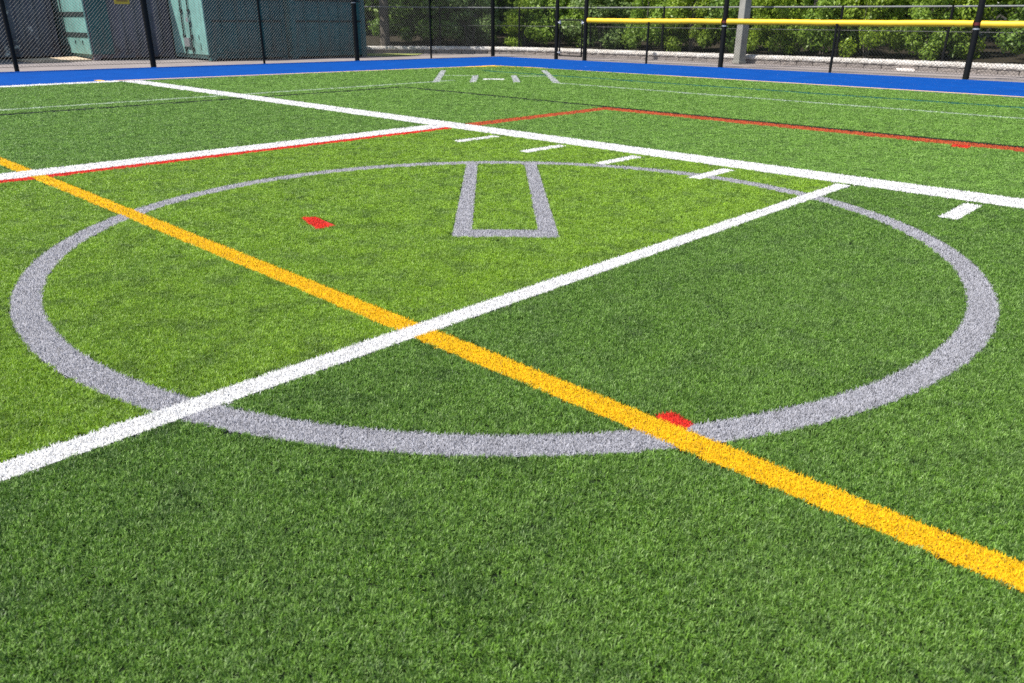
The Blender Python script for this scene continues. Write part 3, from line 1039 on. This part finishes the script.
def container(u0, u1, n0, length, end_mat, side_mat, label, door=None, end_style='corr', strip=False):
    """local x along the field's u axis (the end face), local y going back along n"""
    ox, oy = xy(u0, n0)
    t = empty('shipping_container', (ox, oy, -.03), YAW)
    tag(t, label, 'container', 'shipping containers behind the fence')
    W, L, H = u1 - u0, length, CT_H
    # frame of posts and rails
    pw = .13

    def bit(name, mat, *b, bev=.006):
        q = MB(); q.box(*b); q.build(name, mat, t, bevel=bev)
    for x0 in (0, W - pw):
        for y0 in (0, L - pw):
            bit('corner_post', end_mat, x0, x0 + pw, y0, y0 + pw, .12, H - .1)
    for z0, z1 in ((.05, .19), (H - .12, H - .01)):
        for y0 in (.012, L - .11):
            bit('end_rail', end_mat, pw, W - pw, y0, y0 + .098, z0, z1)
        for x0 in (.012, W - .11):
            bit('side_rail', side_mat, x0, x0 + .098, pw, L - pw, z0, z1)
    for x0 in (-.005, W - .165):
        for y0 in (-.005, L - .165):
            for z0 in (.0, H - .11):
                bit('corner_casting', end_mat, x0, x0 + .17, y0, y0 + .17, z0, z0 + .118, bev=.01)
    # corrugated side walls
    for x, sgn in ((.045, 1), (W - .045, -1)):
        m = MB(); prof = []
        y = pw
        k = 0
        while y < L - pw:
            dep = .0 if k % 2 == 0 else .036
            prof += [(x + sgn * dep, y), (x + sgn * dep, min(y + .07, L - pw))]
            y += .07 + .068; k += 1
        for (xa, ya), (xb, yb) in zip(prof[:-1], prof[1:]):
            q = [(xa, ya, .15), (xb, yb, .15), (xb, yb, H - .1), (xa, ya, H - .1)]
            m.poly(q if sgn < 0 else q[::-1])
        m.build('side_panel', side_mat, t)
    # end walls
    for y, sgn in ((.045, 1), (L - .045, -1)):
        m = MB()
        if end_style == 'corr' or sgn < 0:
            prof = []; x = pw; k = 0
            while x < W - pw:
                dep = .0 if k % 2 == 0 else .045
                prof += [(x, y + sgn * dep), (min(x + .11, W - pw), y + sgn * dep)]
                x += .11 + .068; k += 1
            for (xa, ya), (xb, yb) in zip(prof[:-1], prof[1:]):
                m.poly([(xa, ya, .15), (xb, yb, .15), (xb, yb, H - .1), (xa, ya, H - .1)])
            m.build('end_panel', end_mat, t)
        else:
            # two plain door leaves with ribs, seams and lock rods
            for i in range(2):
                md_ = MB()
                xa = pw + .005 + i * (W / 2 - pw); xb = xa + (W / 2 - pw) - .012
                md_.box(xa, xb, y - .02, y + .02, .2, H - .14)
                dl = md_.build('door', end_mat, t, bevel=.006)
                for z in (1.03, 1.62, 2.1):
                    rb = MB(); rb.box(xa + .03, xb - .03, y - .036, y - .018, z, z + .05)
                    rb.build('door_rib', M['dark_rubber'], dl)
                for fx in (.3, .72):
                    rr = MB(); xr = xa + (xb - xa) * fx
                    rr.tube((xr, y - .05, .12), (xr, y - .05, H - .06), .016, .016, 8)
                    for z in (.3, 1.2, 2.2): rr.box(xr - .05, xr + .05, y - .052, y - .02, z, z + .07)
                    rr.build('lock_rod', end_mat, dl)
    m = MB(); m.box(.02, W - .02, .02, L - .02, H - .06, H - .03); m.build('roof', side_mat, t)
    m = MB(); m.box(.06, W - .06, .06, L - .06, .06, .16); m.build('floor', M['steel'], t)
    if strip:
        bit('end_strip', TEAL_SHADE, .02, .56, -.03, .035, .16, H - .12)
    if door:
        # a door leaf folded right back against the long left side
        dm = MB()
        y0, y1 = door['y0'], door['y1']
        dm.box(-.06, -.012, y0, y1, .16, H - .12)
        dl = dm.build('door', door['mat'], t, bevel=.008)
        if door['style'] == 'rods':
            for fy, zz in ((.40, .0), (.62, .0)):
                rr = MB(); yr = y0 + (y1 - y0) * fy
                rr.tube((-.10, yr, .10), (-.10, yr, H - .06), .021, .021, 8)
                for z in (.28, .62, 1.3, 2.2): rr.box(-.115, -.06, yr - .05, yr + .05, z, z + .06)
                rr.build('lock_rod', M['dark_rubber'], dl)
            h = MB(); yr = y0 + (y1 - y0) * .40
            h.box(-.15, -.10, yr - .03, yr + .09, 1.02, 1.14); h.box(-.14, -.11, yr - .015, yr + .02, 1.14, 1.26)
            h.build('handle', M['galv'], dl)
            h = MB(); h.box(-.12, -.06, y0 + (y1 - y0) * .46, y0 + (y1 - y0) * .62, .36, .60); h.build('lock_box', M['steel'], dl)
            for (yy, z, hh) in ((.20, .55, .14), (.17, .28, .18)):
                h = MB(); h.box(-.068, -.0595, y0 + (y1 - y0) * yy, y0 + (y1 - y0) * yy + .03, z, z + hh)
                h.build('scratch', M['dark_rubber'], dl)
            h = MB(); h.box(-.075, -.058, y0 + .02, y1 - .02, 1.66, 1.70); h.build('door_rib', M['dark_rubber'], dl)
        else:
            for z in (.62, 1.16):
                h = MB(); h.box(-.085, -.058, y0 + .03, y1 - .35, z, z + .11); h.build('door_rib', M['dark_rubber'], dl)
            for fy in (.70, .80, .90):
                rr = MB(); yr = y0 + (y1 - y0) * fy
                rr.tube((-.10, yr, .10), (-.10, yr, H - .06), .018, .018, 8)
                for z in (.3, 1.2, 2.2): rr.box(-.115, -.06, yr - .04, yr + .04, z, z + .06)
                rr.build('lock_rod', M['dark_rubber'], dl)
            for fy in (.2, .45):
                h = MB(); h.box(-.07, -.058, y0 + (y1 - y0) * fy, y0 + (y1 - y0) * fy + .06, .42, .52)
                h.build('scratch', M['dark_rubber'], dl)
    return t


TEAL_SHADE = container_mat('shaded_teal', (.008, .092, .098), .5)  # teal of the end faces, their shade put into the darker colour
TEAL_SHADE2 = container_mat('shaded_teal_lighter', (.014, .115, .120), .4)  # same shade in the colour, slightly lighter, for the rightmost end
TEAL_SUN = container_mat('sunlit_teal', (.17, .36, .325), .5)  # teal of long sides and folded doors, sunlight put into the paler colour
GREYN = container_mat('grey_navy_paint', (.096, .100, .135), .9, .0)
GREYS = container_mat('stained_grey_navy_paint', (.105, .118, .160), .9, .95)
container(3.86, 6.28, 24.9, 6.06, TEAL_SHADE, TEAL_SUN, 'shaded dark teal container end cut off by the left picture edge')
container(6.34, 8.50, 26.9, 6.06, GREYS, TEAL_SUN, 'grey navy container end with whitish stains, leftmost of the grey ones')
container(8.62, 10.93, 24.6, 6.06, GREYN, TEAL_SUN, 'grey navy container end with rusty foot behind the yellow sign',
          dict(y0=.02, y1=2.3, mat=TEAL_SUN, style='bars'), strip=True)
container(10.97, 13.44, 22.37, 6.06, TEAL_SHADE, TEAL_SUN, 'teal container with a shaded dark end and a sunlit pale door folded along its left side',
          dict(y0=.02, y1=2.1, mat=TEAL_SUN, style='rods'), 'door')
container(13.52, 16.22, 22.15, 6.06, TEAL_SHADE2, TEAL_SUN, 'shaded dark teal container end at the right of the row beside the trees', None, 'door')

# sign on the fence
sg = empty('sign', (-9.33, 20.075, 1.40), math.atan2(PL[3][1] - PL[2][1], PL[3][0] - PL[2][0]))
tag(sg, 'small yellow sign with a brown band, hung high on the chain link fence', 'sign')
m = MB(); m.box(-.17, .17, -.022, -.012, 0, .24); m.build('board', M['sign'], sg, bevel=.004)
m = MB(); m.box(-.125, .125, -.026, -.0215, .055, .185); m.build('panel', M['sign_band'], sg)

# ------------------------------------------------------------------ trees and bushes


def leaf_cloud(name, mat, lumps, count, size, parent=None, squash=.8):
    """leaf shaped faces spread through a set of lumps (x,y,z,r)"""
    lumps = np.array(lumps)
    wgt = lumps[:, 3] ** 2; wgt /= wgt.sum()
    idx = rng.choice(len(lumps), count, p=wgt)
    d = rng.normal(size=(count, 3)); d /= np.linalg.norm(d, axis=1)[:, None]
    rr = lumps[idx, 3] * (rng.uniform(0, 1, count) ** .35) * rng.uniform(.85, 1.15, count)
    c = lumps[idx, :3] + d * rr[:, None] * np.array([1, 1, squash])
    nrm = d + rng.normal(0, .55, (count, 3)) + np.array([0, 0, .35])
    nrm /= np.linalg.norm(nrm, axis=1)[:, None]
    t = rng.normal(size=(count, 3)); t -= (t * nrm).sum(1)[:, None] * nrm; t /= np.linalg.norm(t, axis=1)[:, None]
    b = np.cross(nrm, t)
    L = size * rng.uniform(.6, 1.3, count); Wd = L * rng.uniform(.38, .6, count)
    V = np.empty((count, 4, 3))
    V[:, 0] = c - t * L[:, None] / 2
    V[:, 1] = c + b * Wd[:, None] / 2 - nrm * (L * .07)[:, None] - t * (L * .08)[:, None]
    V[:, 2] = c + t * L[:, None] / 2 - nrm * (L * .16)[:, None]
    V[:, 3] = c - b * Wd[:, None] / 2 - nrm * (L * .07)[:, None] - t * (L * .08)[:, None]
    loops = np.arange(count * 4); st = np.arange(count) * 4; to = np.full(count, 4)
    return mesh_np(name, V.reshape(-1, 3), loops, st, to, mat, parent)


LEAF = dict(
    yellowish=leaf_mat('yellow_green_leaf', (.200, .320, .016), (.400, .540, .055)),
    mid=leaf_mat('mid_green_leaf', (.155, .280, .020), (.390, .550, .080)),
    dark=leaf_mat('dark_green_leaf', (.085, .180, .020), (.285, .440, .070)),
    grey=leaf_mat('grey_green_leaf', (.150, .250, .065), (.350, .480, .150)),
)


def bush_lumps(w, h, k):
    out = []
    for _ in range(k):
        t = random.random() * 6.283; r = math.sqrt(random.random()) * w * .5
        z = random.uniform(.12, .95) * h
        sh = math.sqrt(max(.08, 1 - (z / h) ** 2 * .75))
        out.append((math.cos(t) * r * sh, math.sin(t) * r * sh * .8, z, random.uniform(.09, .27) * min(w, h) * .72))
    return out


PROTO = {}


def bush(kind, w, h, pos, label, rz, sc):
    key = kind
    if key not in PROTO:
        t = empty('bush', (0, 0, 0))
        stems = MB()
        for i in range(7):
            a = random.random() * 6.283; r = random.uniform(.05, .25)
            p0 = (math.cos(a) * r * .3, math.sin(a) * r * .3, -.15)
            p1 = (math.cos(a) * r * 1.6, math.sin(a) * r * 1.6, 1.0)
            p2 = (math.cos(a + .5) * r * 3, math.sin(a + .5) * r * 3, 1.9)
            stems.path([p0, p1, p2], [.028, .018, .008], 6)
        leaf_cloud('foliage', LEAF[kind], bush_lumps(2.7, 2.6, 52), 12500, .125, t)
        stems.build('stem', M['bark'], t, True)
        PROTO[key] = t
    else:
        src = PROTO[key]
        t = src.copy(); COL.objects.link(t)
        for ch in src.children:
            c = ch.copy(); COL.objects.link(c); c.parent = t
    t.location = pos; t.rotation_euler = (0, 0, rz); t.scale = (sc * w, sc * w, sc * h)
    tag(t, label, 'bush', 'bushes behind the low wall')
    return t


def behind(x, y, off):
    """a point pushed straight away from the wall by off metres, standing on the bank"""
    return x, y, .2 + off * .05 - .05


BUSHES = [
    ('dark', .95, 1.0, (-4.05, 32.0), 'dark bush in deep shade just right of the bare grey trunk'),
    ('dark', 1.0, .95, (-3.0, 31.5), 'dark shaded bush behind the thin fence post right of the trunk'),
    ('grey', .85, .85, (-1.65, 31.1), 'grey green bush left of the far corner post'),
    ('yellowish', .60, .62, (.35, 30.55), 'low yellow green bush just right of the far corner post'),
    ('mid', .90, .95, (1.6, 30.3), 'mid green bush between the corner post and the gate'),
    ('grey', .95, .80, (3.1, 29.0), 'soft grey green bush behind the gate'),
    ('mid', .80, .95, (4.6, 28.0), 'mid green bush right of the gate above the yellow cap'),
    ('yellowish', .70, .80, (5.7, 26.75), 'yellow green bush left of the concrete post'),
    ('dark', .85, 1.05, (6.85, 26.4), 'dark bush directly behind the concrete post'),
    ('yellowish', .62, .68, (7.75, 24.95), 'bright yellow green bush just right of the concrete post'),
    ('mid', .85, 1.0, (9.2, 24.6), 'mid green bush with dark hollows right of centre'),
    ('yellowish', .66, .95, (9.9, 23.2), 'tall light green bush left of the right thick post'),
    ('mid', .72, .85, (11.15, 22.3), 'mid green bush behind the right thick fence post'),
    ('yellowish', .75, 1.1, (11.9, 22.6), 'tall yellow green bush rising right of the thick fence post'),
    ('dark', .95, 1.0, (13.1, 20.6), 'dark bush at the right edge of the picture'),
    ('mid', .95, 1.05, (15.2, 18.6), 'mid green bush beyond the dark bush at the right edge'),
]
for i, (kd, w_, h_, p, lab) in enumerate(BUSHES):
    bush(kd, w_, h_, (*p, .12), lab, i * 1.37, 1.0)


def tree(kind, pos, h, cw, label, lean=0.0, seed=1, bare=2.2, tr=.16):
    t = empty('tree', (pos[0], pos[1], .1))
    tag(t, label, 'tree', 'trees behind the wall')
    random.seed(seed)
    m = MB()
    pts = [Vector((0, 0, -.2)), Vector((lean * .3, .05, h * .25)), Vector((lean * .7, -.05, h * .55)), Vector((lean, 0, h * .9))]
    m.path(pts, [tr, tr * .8, tr * .5, tr * .12], 10)
    limbs = MB()
    lumps = []
    for i in range(16):
        f = random.uniform(.30, .9)
        a = random.random() * 6.283
        z = h * f
        base = Vector((lean * f, 0, z * .8))
        rr = cw * .5 * random.uniform(.5, 1.0) * (1.15 - abs(f - .5))
        tip = Vector((lean * f + math.cos(a) * rr, math.sin(a) * rr, z + h * .06))
        midp = base.lerp(tip, .5) + Vector((0, 0, .12))
        limbs.path([base, midp, tip], [tr * .32, tr * .2, tr * .06], 6)
        for j in range(4):
            q = midp.lerp(tip, random.uniform(.2, 1.15))
            lumps.append((q.x + random.gauss(0, .3), q.y + random.gauss(0, .3), max(bare, q.z + random.gauss(0, .35)), random.uniform(.38, .75)))
    m.build('trunk', M['bark'], t, True)
    limbs.build('limb', M['bark'], t, True)
    leaf_cloud('crown', LEAF[kind], lumps, 11000, .17, t)
    return t


tree('mid', (-4.74, 30.45), 8.0, 4.6, 'tree with a bare pale grey trunk at the edge of the right container', .1, 3, 2.3, .19)
tree('mid', (.7, 34.2), 8.5, 5.2, 'tall tree rising directly behind the far corner post', .1, 71, 1.0)
tree('dark', (-1.6, 34.0), 8.5, 5.2, 'dark tree rising behind the grey green bush left of the far corner post', -.3, 5, 1.5)
tree('mid', (2.9, 33.0), 8.0, 5.0, 'leafy tree rising behind the gate', .2, 8, 1.2)
tree('dark', (6.6, 30.6), 8.5, 5.2, 'dark tree rising behind the left part of the yellow cap', -.2, 13, 1.2)
tree('yellowish', (9.9, 27.6), 7.5, 4.8, 'light green tree rising behind the middle of the capped fence', .1, 21, 1.2)
tree('mid', (13.4, 24.6), 8.0, 5.0, 'leafy tree rising behind the right thick fence post', .2, 34, 1.1)
tree('dark', (16.8, 21.6), 8.0, 5.0, 'dark tree at the far right edge behind the bushes', 0, 55, 1.1)

# the wood beyond, one mass
random.seed(99)
lumps = []
WR = resample(WP, .3)
for i in range(420):
    c, d = WR[int(random.random() * len(WR))]
    nrm = Vector((-d.y, d.x, 0))
    q = c + nrm * random.uniform(6.5, 10.5)
    lumps.append((q.x, q.y, random.uniform(.4, 6.0), random.uniform(1.0, 1.8)))
for i in range(70):
    lumps.append((random.uniform(-5, 5), random.uniform(36.5, 40), random.uniform(.4, 6.0), random.uniform(1.0, 1.8)))
wd_ = leaf_cloud('woodland', LEAF['mid'], lumps, 120000, .34)
tag(wd_, 'dark dense woodland filling the view behind the bushes', 'woodland', None, 'stuff')
